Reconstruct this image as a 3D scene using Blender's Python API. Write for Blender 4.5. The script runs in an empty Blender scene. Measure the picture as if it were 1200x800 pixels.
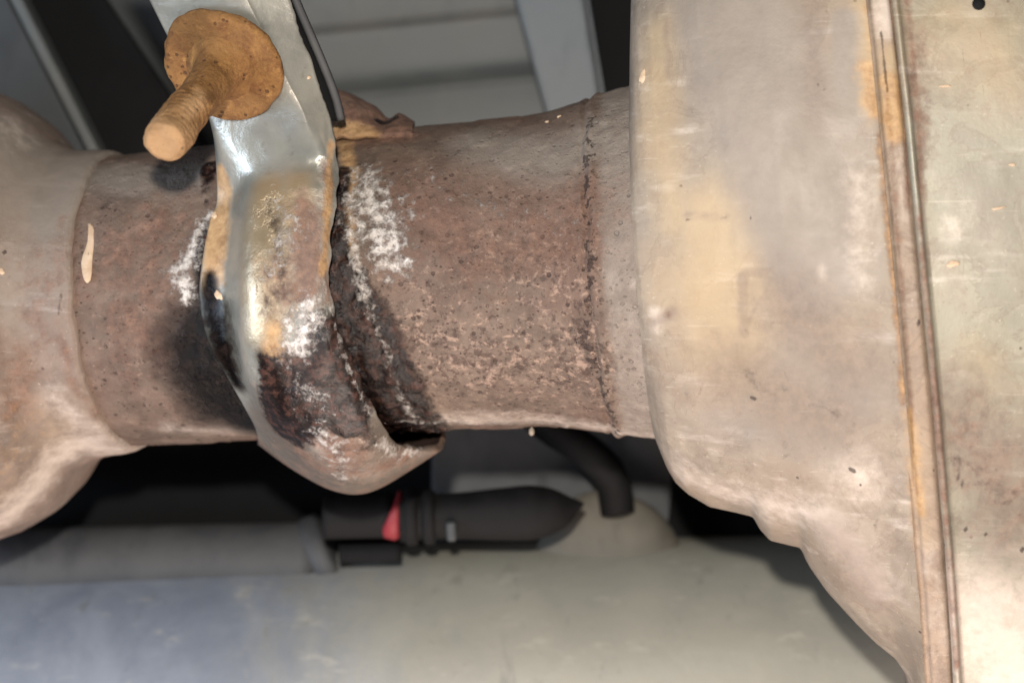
import bpy, math, random
import numpy as np
from mathutils import Vector, Matrix

random.seed(4)
rng = np.random.default_rng(7)
R = math.radians

# ------------------------------------------------------------------ camera, light, exposure
S = 0.00017            # metres per working unit (one unit = one photo pixel at the pipe's axis)
D = 2000.0             # camera distance in working units (0.34 m)
scene = bpy.context.scene
col = scene.collection

cam_d = bpy.data.cameras.new('camera')
cam_d.sensor_width = 36.0
cam_d.lens = 36.0 * D / 1200.0
cam_d.clip_start = 0.01
cam_d.clip_end = 50.0
cam_d.dof.use_dof = True
cam_d.dof.focus_distance = (D - 190) * S
cam_d.dof.aperture_fstop = 13.0
cam = bpy.data.objects.new('camera', cam_d)
cam.location = (0, -D * S, 0)
cam.rotation_euler = (R(90), 0, 0)
col.objects.link(cam)
scene.camera = cam

world = bpy.data.worlds.new('World')
scene.world = world
world.use_nodes = True
bg = world.node_tree.nodes['Background']
bg.inputs[0].default_value = (0.92, 0.96, 1.0, 1)
bg.inputs[1].default_value = 0.05


def area(name, loc, target, size, power, color, shape='DISK'):
    l = bpy.data.lights.new(name, 'AREA')
    l.shape = shape
    l.size = size * S
    l.energy = power
    l.color = color
    o = bpy.data.objects.new(name, l)
    o.location = Vector(loc) * S
    d = (Vector(target) - Vector(loc)).normalized()
    o.rotation_euler = d.to_track_quat('-Z', 'Y').to_euler()
    col.objects.link(o)
    return o


# inspection torch just above the lens, daylight bouncing off the ground, cool daylight from the left
area('torch', (-60, -1950, 270), (0, 0, 0), 70, 1.22, (1.0, 0.945, 0.87))
area('ground_bounce', (150, -900, -1900), (100, 0, -60), 1700, 1.60, (1.0, 0.84, 0.75))
area('open_side_daylight', (-2100, -1200, -250), (-100, 0, 0), 1100, 0.95, (0.66, 0.80, 1.0))

scene.view_settings.view_transform = 'Standard'
scene.view_settings.look = 'None'
scene.view_settings.exposure = 0.10
scene.view_settings.gamma = 1.0
scene.view_settings.use_curve_mapping = False


# ------------------------------------------------------------------ helpers
def P(px, py, Y):
    """photo position at depth Y (working units)"""
    s = (D + Y) / D
    return np.array([(px - 600.0) * s, Y, (400.0 - py) * s])


def proj(pts):
    s = D / (D + pts[..., 1])
    return 600 + pts[..., 0] * s, 400 - pts[..., 2] * s


def hash3(ix, iy, iz, seed):
    n = (ix * 374761393 + iy * 668265263 + iz * 2147483647 + seed * 974634777) & 0xFFFFFFFF
    n = ((n ^ (n >> 13)) * 1274126177) & 0xFFFFFFFF
    n = (n ^ (n >> 16)) & 0xFFFFFFFF
    return n.astype(np.float64) / 4294967295.0


def vnoise(p, scale, seed=0):
    q = p / scale + 1000.0
    i = np.floor(q).astype(np.int64)
    f = q - i
    f = f * f * (3 - 2 * f)
    out = 0
    for dx in (0, 1):
        for dy in (0, 1):
            for dz in (0, 1):
                w = (f[..., 0] if dx else 1 - f[..., 0]) * (f[..., 1] if dy else 1 - f[..., 1]) * (f[..., 2] if dz else 1 - f[..., 2])
                out = out + w * hash3(i[..., 0] + dx, i[..., 1] + dy, i[..., 2] + dz, seed)
    return out


def fbm(p, scale, seed=0, oct=4):
    a, s, tot, out = 1.0, scale, 0.0, 0.0
    for k in range(oct):
        out = out + a * vnoise(p, s, seed + k * 17)
        tot += a
        a *= 0.5
        s *= 0.5
    return out / tot


def tag(o, label=None, cat=None, group=None, kind=None):
    if label: o['label'] = label
    if cat: o['category'] = cat
    if group: o['group'] = group
    if kind: o['kind'] = kind
    return o


def empty(name, loc, label, cat, group=None):
    o = bpy.data.objects.new(name, None)
    o.empty_display_size = 0.01
    o.location = Vector(loc) * S
    col.objects.link(o)
    return tag(o, label, cat, group)


def world_loc(o):
    v = Vector((0, 0, 0))
    while o is not None:
        v += Vector(o.location)
        o = o.parent
    return v


def mesh_obj(name, verts, faces, mat, parent=None, attrs=None, smooth=True, origin=None):
    verts = np.asarray(verts, dtype=np.float64) * S
    if origin is None:
        origin = verts.mean(axis=0)
    else:
        origin = np.asarray(origin) * S
    me = bpy.data.meshes.new(name)
    me.from_pydata((verts - origin).tolist(), [], faces)
    me.update()
    if smooth:
        me.polygons.foreach_set('use_smooth', [True] * len(me.polygons))
    if attrs:
        for k, a in attrs.items():
            at_ = me.attributes.new(k, 'FLOAT', 'POINT')
            at_.data.foreach_set('value', np.asarray(a, dtype=np.float32).ravel())
    me.materials.append(mat)
    o = bpy.data.objects.new(name, me)
    col.objects.link(o)
    w = Vector(origin)
    if parent is not None:
        o.parent = parent
        w = w - world_loc(parent)
    o.location = w
    return o


def grid_faces(nu, nv, wrap=False, flip=False):
    i = np.arange(nu - 1)[:, None]
    j = np.arange(nv if wrap else nv - 1)[None, :]
    j2 = (j + 1) % nv
    a = i * nv + j
    b = i * nv + j2
    c = (i + 1) * nv + j2
    d = (i + 1) * nv + j
    q = np.stack(np.broadcast_arrays(a, b, c, d), -1).reshape(-1, 4)
    if flip:
        q = q[:, ::-1]
    return q.tolist()


def grid_obj(name, pts, mat, parent=None, wrap=False, flip=False, attrs=None, origin=None):
    nu, nv = pts.shape[:2]
    return mesh_obj(name, pts.reshape(-1, 3), grid_faces(nu, nv, wrap, flip), mat, parent, attrs, True, origin)


def add_mod(o, kind, **kw):
    m = o.modifiers.new(kind.lower(), kind)
    for k, v in kw.items():
        setattr(m, k, v)
    return m


def box(name, corners8, mat, parent=None, bevel=3):
    """corners: 4 front (ccw) then 4 back"""
    f = [[0, 1, 2, 3], [7, 6, 5, 4], [0, 4, 5, 1], [1, 5, 6, 2], [2, 6, 7, 3], [3, 7, 4, 0]]
    o = mesh_obj(name, corners8, f, mat, parent, smooth=False)
    add_mod(o, 'BEVEL', width=bevel * S, segments=3, limit_method='ANGLE')
    return o


def slab(name, quad_px, Y, depth, mat, parent=None, bevel=4, tilt=None):
    """a plate with thickness whose front outline is given at its own depth Y (or one depth per corner)"""
    Ys = Y if isinstance(Y, (list, tuple)) else [Y] * 4
    fr = [P(x, y, yy) for (x, y), yy in zip(quad_px, Ys)]
    bk = [p + np.array([0, depth, 0]) for p in fr]
    return box(name, np.array(fr + bk), mat, parent, bevel)


def catmull(ctrl, n):
    """ctrl (k, ...) -> interpolated (m, ...) along axis 0"""
    k = len(ctrl)
    ext = np.concatenate([2 * ctrl[:1] - ctrl[1:2], ctrl, 2 * ctrl[-1:] - ctrl[-2:-1]])
    out = []
    for i in range(k - 1):
        p0, p1, p2, p3 = ext[i], ext[i + 1], ext[i + 2], ext[i + 3]
        for t in np.linspace(0, 1, n, endpoint=False):
            out.append(0.5 * (2 * p1 + (p2 - p0) * t + (2 * p0 - 5 * p1 + 4 * p2 - p3) * t * t + (3 * p1 - p0 - 3 * p2 + p3) * t ** 3))
    out.append(ctrl[-1])
    return np.array(out)


def sweep(path, radii, seg=32, squash=1.0):
    """round tube along a path (working units); returns (n, seg, 3)"""
    path = np.asarray(path, float)
    n = len(path)
    tan = np.gradient(path, axis=0)
    tan /= np.linalg.norm(tan, axis=1)[:, None]
    up = np.array([0, 1.0, 0.13])
    th = np.linspace(0, 2 * np.pi, seg, endpoint=False)
    out = np.zeros((n, seg, 3))
    for i in range(n):
        a = np.cross(tan[i], up); a /= np.linalg.norm(a)
        b = np.cross(a, tan[i])
        out[i] = path[i] + radii[i] * (np.cos(th)[:, None] * a * squash + np.sin(th)[:, None] * b)
    return out


def cap(pts, last=True, first=True):
    """close a wrapped tube grid by collapsing end rings"""
    rows = [pts]
    if first:
        rows.insert(0, np.broadcast_to(pts[0].mean(axis=0), pts[:1].shape))
    if last:
        rows.append(np.broadcast_to(pts[-1].mean(axis=0), pts[-1:].shape))
    return np.concatenate(rows)


def stain(pts, pix, rad, front=None, power=1.0, normals=None):
    """0..1 mask round a poly-line of spots that lie on this surface; spots found by where they sit on it"""
    flat = pts.reshape(-1, 3)
    x, y = proj(flat)
    cs = []
    for (px, py) in pix:
        d2 = (x - px) ** 2 + (y - py) ** 2
        near = d2 < max(d2.min() * 1.5 + 1, 36.0)
        idx = np.where(near)[0]
        cs.append(flat[idx[np.argmin(flat[idx, 1])]])
    rads = rad if isinstance(rad, (list, tuple)) else [rad] * len(cs)
    m = np.zeros(len(flat))
    if len(cs) == 1:
        cs = cs * 2
        rads = list(rads) * 2
    for a, b, ra, rb in zip(cs[:-1], cs[1:], rads[:-1], rads[1:]):
        ab = b - a
        L = max(ab @ ab, 1e-9)
        t = np.clip(((flat - a) @ ab) / L, 0, 1)
        d = np.linalg.norm(flat - a - t[:, None] * ab, axis=1)
        r = ra + (rb - ra) * t
        m = np.maximum(m, np.clip(1 - d / r, 0, 1) ** power)
    return m


# ------------------------------------------------------------------ materials
def lin(r, g, b):
    f = lambda c: (c / 255 / 12.92) if c / 255 <= 0.04045 else ((c / 255 + 0.055) / 1.055) ** 2.4
    return (f(r), f(g), f(b), 1)


class NT:
    def __init__(self, name):
        self.m = bpy.data.materials.new(name)
        self.m.use_nodes = True
        self.t = self.m.node_tree
        self.bsdf = self.t.nodes['Principled BSDF']
        tc = self.t.nodes.new('ShaderNodeTexCoord')
        mp = self.t.nodes.new('ShaderNodeMapping')
        k = 1.0 / (100 * S)
        mp.inputs['Scale'].default_value = (k, k, k)
        self.t.links.new(tc.outputs['Object'], mp.inputs['Vector'])
        self.co = mp.outputs['Vector']

    def put(self, sock, v):
        if isinstance(v, bpy.types.NodeSocket):
            self.t.links.new(v, sock)
        elif v is not None:
            sock.default_value = v

    def noise(self, scale, detail=5, rough=0.55, dist=0.0, co=None):
        n = self.t.nodes.new('ShaderNodeTexNoise')
        n.inputs['Scale'].default_value = scale
        n.inputs['Detail'].default_value = detail
        n.inputs['Roughness'].default_value = rough
        n.inputs['Distortion'].default_value = dist
        self.put(n.inputs['Vector'], co or self.co)
        return n.outputs['Fac']

    def stretch(self, sx, sy, sz, off=(0, 0, 0)):
        mp = self.t.nodes.new('ShaderNodeMapping')
        mp.inputs['Scale'].default_value = (sx, sy, sz)
        mp.inputs['Location'].default_value = off
        self.put(mp.inputs['Vector'], self.co)
        return mp.outputs['Vector']

    def voro(self, scale, feature='F1', rand=1.0, co=None):
        n = self.t.nodes.new('ShaderNodeTexVoronoi')
        n.feature = feature
        n.inputs['Scale'].default_value = scale
        n.inputs['Randomness'].default_value = rand
        self.put(n.inputs['Vector'], co or self.co)
        return n.outputs['Distance']

    def step(self, fac, lo, hi):
        n = self.t.nodes.new('ShaderNodeMapRange')
        n.interpolation_type = 'SMOOTHSTEP'
        self.put(n.inputs['Value'], fac)
        n.inputs['From Min'].default_value = lo
        n.inputs['From Max'].default_value = hi
        return n.outputs['Result']

    def math(self, op, a, b=None):
        n = self.t.nodes.new('ShaderNodeMath')
        n.operation = op
        self.put(n.inputs[0], a)
        if b is not None:
            self.put(n.inputs[1], b)
        return n.outputs[0]

    def mix(self, fac, a, b):
        n = self.t.nodes.new('ShaderNodeMix')
        n.data_type = 'RGBA'
        self.put(n.inputs['Factor'], fac)
        self.put(n.inputs[6], a)
        self.put(n.inputs[7], b)
        return n.outputs[2]

    def mixf(self, fac, a, b):
        n = self.t.nodes.new('ShaderNodeMix')
        n.data_type = 'FLOAT'
        self.put(n.inputs['Factor'], fac)
        self.put(n.inputs[2], a)
        self.put(n.inputs[3], b)
        return n.outputs[0]

    def attr(self, name):
        n = self.t.nodes.new('ShaderNodeAttribute')
        n.attribute_name = name
        return n.outputs['Fac']

    def mask(self, name, noise, amp=0.9, lo=0.42, hi=0.58):
        """stain mask with a ragged edge"""
        a = self.attr(name)
        v = self.math('ADD', a, self.math('MULTIPLY', self.math('SUBTRACT', noise, 0.5), amp))
        on = self.step(a, 0.01, 0.10)
        return self.math('MULTIPLY', self.step(v, lo, hi), on)

    def bump(self, h, dist, strength=1.0, normal=None):
        n = self.t.nodes.new('ShaderNodeBump')
        n.inputs['Strength'].default_value = strength
        n.inputs['Distance'].default_value = dist * S
        self.put(n.inputs['Height'], h)
        if normal is not None:
            self.put(n.inputs['Normal'], normal)
        return n.outputs['Normal']

    def out(self, color, rough, metal=0.0, normal=None, spec=0.5):
        self.put(self.bsdf.inputs['Base Color'], color)
        self.put(self.bsdf.inputs['Roughness'], rough)
        self.put(self.bsdf.inputs['Metallic'], metal)
        if not self.bsdf.inputs['Specular IOR Level'].is_linked:
            self.bsdf.inputs['Specular IOR Level'].default_value = spec
        if normal is not None:
            self.put(self.bsdf.inputs['Normal'], normal)
        return self.m


def stained(n, colr, rough, metal, height, gold=0.85):
    """overlay of the stain attributes shared by all the exhaust metals"""
    fine = n.noise(6.0, 8, 0.68)
    mid = n.noise(2.2, 6, 0.6)
    grain = n.noise(22.0, 4, 0.6)
    soft = n.step(n.noise(9.0, 8, 0.7), 0.25, 0.75)
    # heat tint (straw), mauve film, pale bloom, also bounced light painted on undersides
    colr = n.mix(n.math('MULTIPLY', n.mask('gold', mid, 0.6, 0.05, 0.9), gold), colr, n.mix(fine, lin(166, 142, 108), lin(184, 161, 126)))
    colr = n.mix(n.math('MULTIPLY', n.mask('mauve', mid, 0.6, 0.10, 0.62), 0.85), colr, n.mix(fine, lin(124, 114, 105), lin(148, 137, 126)))
    colr = n.mix(n.math('MULTIPLY', n.mask('pale', fine, 0.9, 0.1, 0.9), 0.8), colr, n.mix(fine, lin(190, 176, 164), lin(222, 208, 196)))
    colr = n.mix(n.math('MULTIPLY', n.mask('grime', fine, 0.9, 0.15, 0.8), 0.6), colr, n.mix(soft, lin(106, 92, 82), lin(136, 118, 104)))
    rm = n.math('MULTIPLY', n.mask('rust', fine, 1.3, 0.15, 0.85), 0.9)
    colr = n.mix(rm, colr, n.mix(soft, lin(84, 60, 50), lin(140, 106, 88)))
    om = n.math('MULTIPLY', n.mask('orange', fine, 1.1, 0.15, 0.75), 0.9)
    colr = n.mix(om, colr, n.mix(soft, lin(140, 104, 68), lin(192, 156, 112)))
    # dark wet soot and scale; the strap lip's painted shade uses the same mask
    sm = n.mask('soot_shade', fine, 0.6, 0.12, 0.85)
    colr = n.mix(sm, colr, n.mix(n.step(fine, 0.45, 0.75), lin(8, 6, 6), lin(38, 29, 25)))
    bm = n.mask('brown', fine, 1.0, 0.22, 0.55)
    colr = n.mix(bm, colr, n.mix(n.step(soft, 0.35, 0.95), lin(22, 14, 12), lin(72, 48, 40)))
    pm = n.mask('pit', fine, 0.9, 0.45, 0.75)
    wl = n.mask('weld', n.noise(13.0, 4, 0.6), 3.4, 0.80, 1.0)
    pm = n.math('MAXIMUM', pm, wl)
    colr = n.mix(n.math('MULTIPLY', pm, 0.8), colr, lin(50, 37, 33))
    # white road-salt crust
    cr = n.noise(10.0, 7, 0.70)
    wm = n.math('MULTIPLY', n.mask('salt', cr, 3.0, 0.42, 1.1), 0.85)
    colr = n.mix(wm, colr, n.mix(soft, lin(176, 164, 154), lin(236, 231, 226)))
    # single splashes
    fm = n.math('MULTIPLY', n.mask('fleck', fine, 0.9, 0.3, 0.6), 0.85)
    colr = n.mix(fm, colr, lin(222, 196, 168))
    rough = n.mixf(n.math('MAXIMUM', wm, n.math('MAXIMUM', rm, fm)), rough, 0.85)
    rough = n.mixf(sm, rough, 0.24)
    rough = n.mixf(bm, rough, 0.30)
    metal = n.mixf(n.math('MAXIMUM', n.math('MAXIMUM', wm, fm), n.math('MAXIMUM', n.math('MAXIMUM', sm, bm), n.math('MAXIMUM', rm, om))), metal, 0.0)
    cl = n.attr('clean')
    rough = n.mixf(cl, rough, 0.16)
    n.put(n.bsdf.inputs['Specular IOR Level'], n.mixf(sm, 0.5, 0.16))
    height = n.math('MULTIPLY', height, n.math('SUBTRACT', 1.0, n.math('MULTIPLY', cl, 0.8)))
    h = n.math('ADD', height, n.math('MULTIPLY', wm, n.math('ADD', 0.35, cr)))
    h = n.math('SUBTRACT', h, n.math('MULTIPLY', pm, 0.6))
    h = n.math('ADD', h, n.math('MULTIPLY', n.math('MAXIMUM', bm, rm), n.math('MULTIPLY', fine, 1.2)))
    return colr, rough, metal, h


def mat_pipe():
    n = NT('rusted_pipe_steel')
    big = n.noise(0.55, 4, 0.55)
    mid = n.noise(2.4, 6, 0.62)
    fine = n.noise(9.0, 8, 0.68)
    grain = n.noise(34.0, 4, 0.6)
    c = n.mix(n.step(mid, 0.3, 0.7), lin(95, 80, 70), lin(125, 107, 94))
    c = n.mix(n.math('MULTIPLY', n.step(big, 0.42, 0.66), 0.5), c, n.mix(fine, lin(92, 63, 52), lin(122, 91, 77)))
    c = n.mix(n.math('MULTIPLY', n.step(fine, 0.56, 0.72), 0.5), c, lin(154, 130, 116))
    # dark pits, denser where the noise clumps
    dp = n.step(n.noise(1.3, 10, 0.72, 0.3), 0.50, 0.66)
    c = n.mix(n.math('MULTIPLY', dp, 0.55), c, n.mix(fine, lin(74, 56, 48), lin(104, 82, 72)))
    v = n.voro(6.5, 'F1')
    clump = n.step(n.noise(1.6, 4, 0.6), 0.32, 0.55)
    pits = n.math('MULTIPLY', n.step(n.math('ADD', v, n.math('MULTIPLY', fine, 0.35)), 0.37, 0.27), clump)
    v2 = n.voro(16.0, 'F1', co=n.stretch(0.75, 1, 1.15))
    pits2 = n.math('MULTIPLY', n.step(n.math('ADD', v2, n.math('MULTIPLY', mid, 0.4)), 0.42, 0.30), n.step(fine, 0.40, 0.58))
    pm = n.math('MAXIMUM', pits, pits2)
    c = n.mix(n.math('MULTIPLY', pm, 0.85), c, lin(66, 48, 42))
    fk = n.attr('flake')
    fn = n.noise(11.0, 7, 0.7, 0.3, co=n.stretch(0.8, 1, 1.2))
    fl = n.step(n.math('ADD', fn, n.math('MULTIPLY', fk, 0.13)), 0.60, 0.74)
    c = n.mix(n.math('MULTIPLY', fl, 0.7), c, lin(170, 143, 126))
    fd = n.step(n.math('SUBTRACT', n.noise(12.0, 6, 0.68), n.math('MULTIPLY', fk, 0.13)), 0.40, 0.28)
    c = n.mix(n.math('MULTIPLY', fd, 0.75), c, lin(70, 52, 45))
    h = n.math('SUBTRACT', n.math('ADD', n.math('MULTIPLY', fine, 0.9), n.math('MULTIPLY', grain, 0.35)), n.math('MULTIPLY', pm, 0.55))
    rough = n.mixf(fine, 0.58, 0.82)
    c, rough, metal, h = stained(n, c, rough, 0.25, h)
    return n.out(c, rough, metal, n.bump(h, 3.2, 0.85))


def mat_cone(name, a, b, warm, rough0, metal0, speck=1.0, bumpd=1.1, grime=0.5):
    n = NT(name)
    big = n.noise(0.5, 5, 0.6, 0.4)
    mid = n.noise(1.8, 6, 0.62, 0.3)
    fine = n.noise(8.0, 8, 0.66)
    wipe = n.noise(2.0, 5, 0.6, co=n.stretch(0.35, 1, 2.6))
    grain = n.noise(30.0, 3, 0.5)
    c = n.mix(n.step(mid, 0.28, 0.72), a, b)
    c = n.mix(n.math('MULTIPLY', n.step(big, 0.45, 0.68), 0.55), c, warm)
    c = n.mix(n.math('MULTIPLY', n.step(wipe, 0.55, 0.74), 0.32), c, lin(226, 214, 204))
    c = n.mix(n.math('MULTIPLY', n.step(fine, 0.60, 0.72), 0.35), c, lin(122, 98, 84))
    gr = n.step(n.noise(3.2, 11, 0.76, 0.25), 0.47, 0.66)
    c = n.mix(n.math('MULTIPLY', gr, grime), c, n.mix(fine, lin(108, 92, 82), lin(140, 122, 108)))
    gr2 = n.step(n.noise(4.0, 10, 0.74, co=n.stretch(0.5, 1, 1.7, (3, 5, 1))), 0.55, 0.72)
    c = n.mix(n.math('MULTIPLY', gr2, 0.4 * grime), c, lin(206, 194, 182))
    v = n.voro(3.4, 'F1')
    dots = n.math('MULTIPLY', n.step(n.math('ADD', v, n.math('MULTIPLY', fine, 0.12)), 0.135, 0.10), n.step(mid, 0.46, 0.56))
    c = n.mix(n.math('MULTIPLY', dots, 0.8 * speck), c, lin(58, 44, 40))
    scr = n.step(n.noise(5.0, 4, 0.5, 0.15, co=n.stretch(0.22, 1, 6.0, (1, 2, 3))), 0.66, 0.72)
    c = n.mix(n.math('MULTIPLY', scr, 0.28), c, lin(200, 188, 174))
    scr2 = n.step(n.noise(5.0, 4, 0.5, 0.15, co=n.stretch(5.0, 1, 0.25, (6, 2, 9))), 0.69, 0.74)
    c = n.mix(n.math('MULTIPLY', scr2, 0.3), c, lin(100, 86, 76))
    tide = n.noise(1.2, 7, 0.62, 0.9)
    ring = n.step(n.math('ABSOLUTE', n.math('SUBTRACT', tide, 0.52)), 0.016, 0.003)
    c = n.mix(n.math('MULTIPLY', ring, 0.30), c, lin(112, 94, 80))
    c = n.mix(n.math('MULTIPLY', n.step(tide, 0.515, 0.53), 0.14), c, lin(104, 92, 84))
    spk = n.noise(26.0, 4, 0.62)
    c = n.mix(n.math('MULTIPLY', n.step(spk, 0.62, 0.72), 0.40), c, lin(96, 80, 70))
    c = n.mix(n.math('MULTIPLY', n.step(spk, 0.36, 0.28), 0.35), c, lin(208, 196, 182))
    h = n.math('ADD', n.math('MULTIPLY', mid, 1.0), n.math('ADD', n.math('MULTIPLY', fine, 0.5), n.math('MULTIPLY', grain, 0.10)))
    rough = n.mixf(n.step(mid, 0.3, 0.7), rough0, rough0 + 0.16)
    c, rough, metal, h = stained(n, c, rough, metal0, h, 0.6)
    return n.out(c, rough, metal, n.bump(h, bumpd, 0.8))


def mat_strap():
    n = NT('galvanised_bracket_steel')
    mid = n.noise(1.5, 5, 0.6, 0.3)
    fine = n.noise(9.0, 7, 0.66)
    c = n.mix(n.step(mid, 0.3, 0.7), lin(150, 150, 143), lin(178, 176, 165))
    c = n.mix(n.math('MULTIPLY', n.step(fine, 0.58, 0.74), 0.4), c, lin(112, 98, 84))
    h = n.math('ADD', n.math('MULTIPLY', mid, 0.8), n.math('MULTIPLY', fine, 0.35))
    rough = n.mixf(mid, 0.24, 0.42)
    c, rough, metal, h = stained(n, c, rough, 0.6, h)
    return n.out(c, rough, metal, n.bump(h, 2.4, 0.8))


def mat_orange_rust():
    n = NT('orange_rust')
    mid = n.noise(2.2, 6, 0.62, 0.4)
    fine = n.noise(10.0, 8, 0.7)
    c = n.mix(n.step(mid, 0.3, 0.7), lin(112, 78, 42), lin(146, 106, 60))
    c = n.mix(n.math('MULTIPLY', n.step(n.noise(4.5, 9, 0.74, 0.5), 0.46, 0.64), 0.75), c, n.mix(fine, lin(78, 48, 26), lin(122, 78, 42)))
    c = n.mix(n.math('MULTIPLY', n.step(n.noise(7.0, 9, 0.74, 0.3), 0.56, 0.70), 0.6), c, lin(188, 144, 84))
    c = n.mix(n.mask('pale', mid, 0.8, 0.3, 0.7), c, n.mix(fine, lin(160, 122, 84), lin(186, 150, 110)))
    h = n.math('ADD', n.math('MULTIPLY', mid, 0.8), fine)
    v = n.voro(9.0, 'F1')
    dk = n.math('MULTIPLY', n.step(n.math('ADD', v, n.math('MULTIPLY', fine, 0.4)), 0.40, 0.28), n.step(mid, 0.40, 0.55))
    c = n.mix(n.math('MULTIPLY', dk, 0.7), c, lin(66, 40, 24))
    h = n.math('SUBTRACT', n.math('ADD', h, n.math('MULTIPLY', n.noise(4.5, 8, 0.7), 1.5)), n.math('MULTIPLY', dk, 0.5))
    return n.out(c, 0.72, 0.0, n.bump(h, 4.5, 1.0), 0.35)


def mat_paint(name, a, b, rough=0.55, metal=0.0, scale=1.0, bumpd=1.2, spec=0.4):
    n = NT(name)
    mid = n.noise(0.8 * scale, 6, 0.6, 0.4)
    fine = n.noise(6.0 * scale, 7, 0.66)
    smear = n.noise(1.2 * scale, 5, 0.6, co=n.stretch(1.6, 1, 0.7))
    c = n.mix(n.step(mid, 0.3, 0.7), a, b)
    c = n.mix(n.math('MULTIPLY', n.step(smear, 0.55, 0.72), 0.35), c, tuple(0.6 * x for x in a[:3]) + (1,))
    c = n.mix(n.math('MULTIPLY', n.step(fine, 0.6, 0.75), 0.25), c, tuple(0.5 * x for x in a[:3]) + (1,))
    c = n.mix(n.math('MULTIPLY', n.mask('gold', mid, 0.7, 0.1, 0.75), 0.5), c, lin(186, 176, 140))
    r = n.mixf(n.step(mid, 0.3, 0.7), rough, min(1, rough + 0.15))
    return n.out(c, r, metal, n.bump(n.math('ADD', mid, n.math('MULTIPLY', fine, 0.4)), bumpd, 0.7), spec)


def mat_tube():
    n = NT('tube_paint_with_daylight_tint')
    mid = n.noise(0.9, 7, 0.62, 0.4)
    fine = n.noise(7.0, 8, 0.7)
    smear = n.noise(1.6, 8, 0.66, 0.3, co=n.stretch(1.5, 1, 0.45))
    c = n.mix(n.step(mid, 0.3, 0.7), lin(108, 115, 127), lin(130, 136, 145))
    d = n.math('ADD', n.attr('daylight_fade'), n.math('MULTIPLY', n.math('SUBTRACT', smear, 0.5), 0.7))  # blue-to-beige fade paints in cool daylight from the left
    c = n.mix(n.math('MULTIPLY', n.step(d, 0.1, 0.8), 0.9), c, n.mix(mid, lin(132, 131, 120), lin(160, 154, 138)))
    c = n.mix(n.math('MULTIPLY', n.step(smear, 0.58, 0.70), 0.4), c, lin(92, 92, 88))
    c = n.mix(n.math('MULTIPLY', n.step(fine, 0.60, 0.74), 0.3), c, lin(84, 80, 74))
    c = n.mix(n.math('MULTIPLY', n.step(n.noise(2.6, 9, 0.72, co=n.stretch(0.5, 1, 1.4, (2, 1, 4))), 0.56, 0.68), 0.3), c, lin(186, 180, 166))
    return n.out(c, n.mixf(mid, 0.42, 0.6), 0.0, n.bump(n.math('ADD', mid, n.math('MULTIPLY', fine, 0.5)), 1.4, 0.8), 0.45)


M_PIPE = mat_pipe()
M_CONE = mat_cone('heat_stained_steel', lin(132, 121, 108), lin(155, 142, 126), lin(146, 126, 106), 0.54, 0.12)
M_INLET = mat_cone('brown_grey_steel', lin(110, 96, 87), lin(136, 119, 107), lin(140, 112, 92), 0.58, 0.12, 0.8, 1.8)
M_SHELL = mat_cone('bright_shell_steel', lin(134, 130, 115), lin(154, 148, 132), lin(152, 134, 116), 0.44, 0.25, 1.0, 0.6, 0.38)
M_BAND = mat_cone('seam_band_steel', lin(138, 120, 104), lin(164, 145, 128), lin(146, 118, 92), 0.55, 0.1, 0.8, 1.6, 0.7)
M_STRAP = mat_strap()
M_RUST = mat_orange_rust()
M_INNER = mat_paint('dark_scale', lin(40, 28, 24), lin(64, 46, 38), 0.6)
M_FLOOR = mat_paint('grey_underbody_paint', lin(92, 95, 95), lin(104, 105, 102), 0.55)
M_STRUT = mat_paint('blue_grey_paint', lin(98, 104, 108), lin(110, 114, 116), 0.5)
M_DARK = mat_paint('black_parts_and_shade', lin(12, 12, 13), lin(24, 24, 25), 0.8, spec=0.2)  # also colours the sheets that stand in for unlit gaps
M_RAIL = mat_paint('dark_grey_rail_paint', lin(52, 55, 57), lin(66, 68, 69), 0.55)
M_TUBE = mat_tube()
M_RUBBER = mat_paint('black_rubber', lin(11, 11, 12), lin(22, 21, 22), 0.65, 0, 1.6, 1.0, 0.2)
M_RED = mat_paint('red_band_paint', lin(112, 28, 36), lin(132, 44, 50), 0.45)
M_MIDGREY = mat_paint('dull_grey_metal', lin(64, 65, 68), lin(84, 84, 84), 0.55, 0.1)
M_DOME = mat_paint('dusty_brown_grey', lin(96, 92, 83), lin(114, 108, 98), 0.7)

# ------------------------------------------------------------------ exhaust frame
PSI, TAU = R(8.0), R(3.86)
AX = np.array([math.cos(PSI) * math.cos(TAU), -math.sin(PSI), math.cos(PSI) * math.sin(TAU)])
AX /= np.linalg.norm(AX)
UP = np.array([0, 0, 1.0]) - AX[2] * AX
UP /= np.linalg.norm(UP)
FR = np.cross(UP, AX)
if FR[1] > 0: FR = -FR
ORG = np.array([0.0, 0.0, 80.0])


def ring_pt(t, phi, r):
    """phi 0 = towards the viewer, + = downwards"""
    t, phi, r = np.broadcast_arrays(np.asarray(t, float), np.asarray(phi, float), np.asarray(r, float))
    return ORG + t[..., None] * AX + (r * np.cos(phi))[..., None] * FR - (r * np.sin(phi))[..., None] * UP


def pipe_r(t):
    return np.interp(t, [-480, -440, -300, -120, 20, 60, 95, 106, 114, 140, 175], [175, 175, 177, 178, 180, 184, 191, 195, 195, 201, 208])


def solve_t(px, phi, r):
    t = (px - 600.0)
    for _ in range(12):
        p = ring_pt(t, phi, r)
        x, _y = proj(p)
        t += (px - float(x)) * 0.9
    return t


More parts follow.
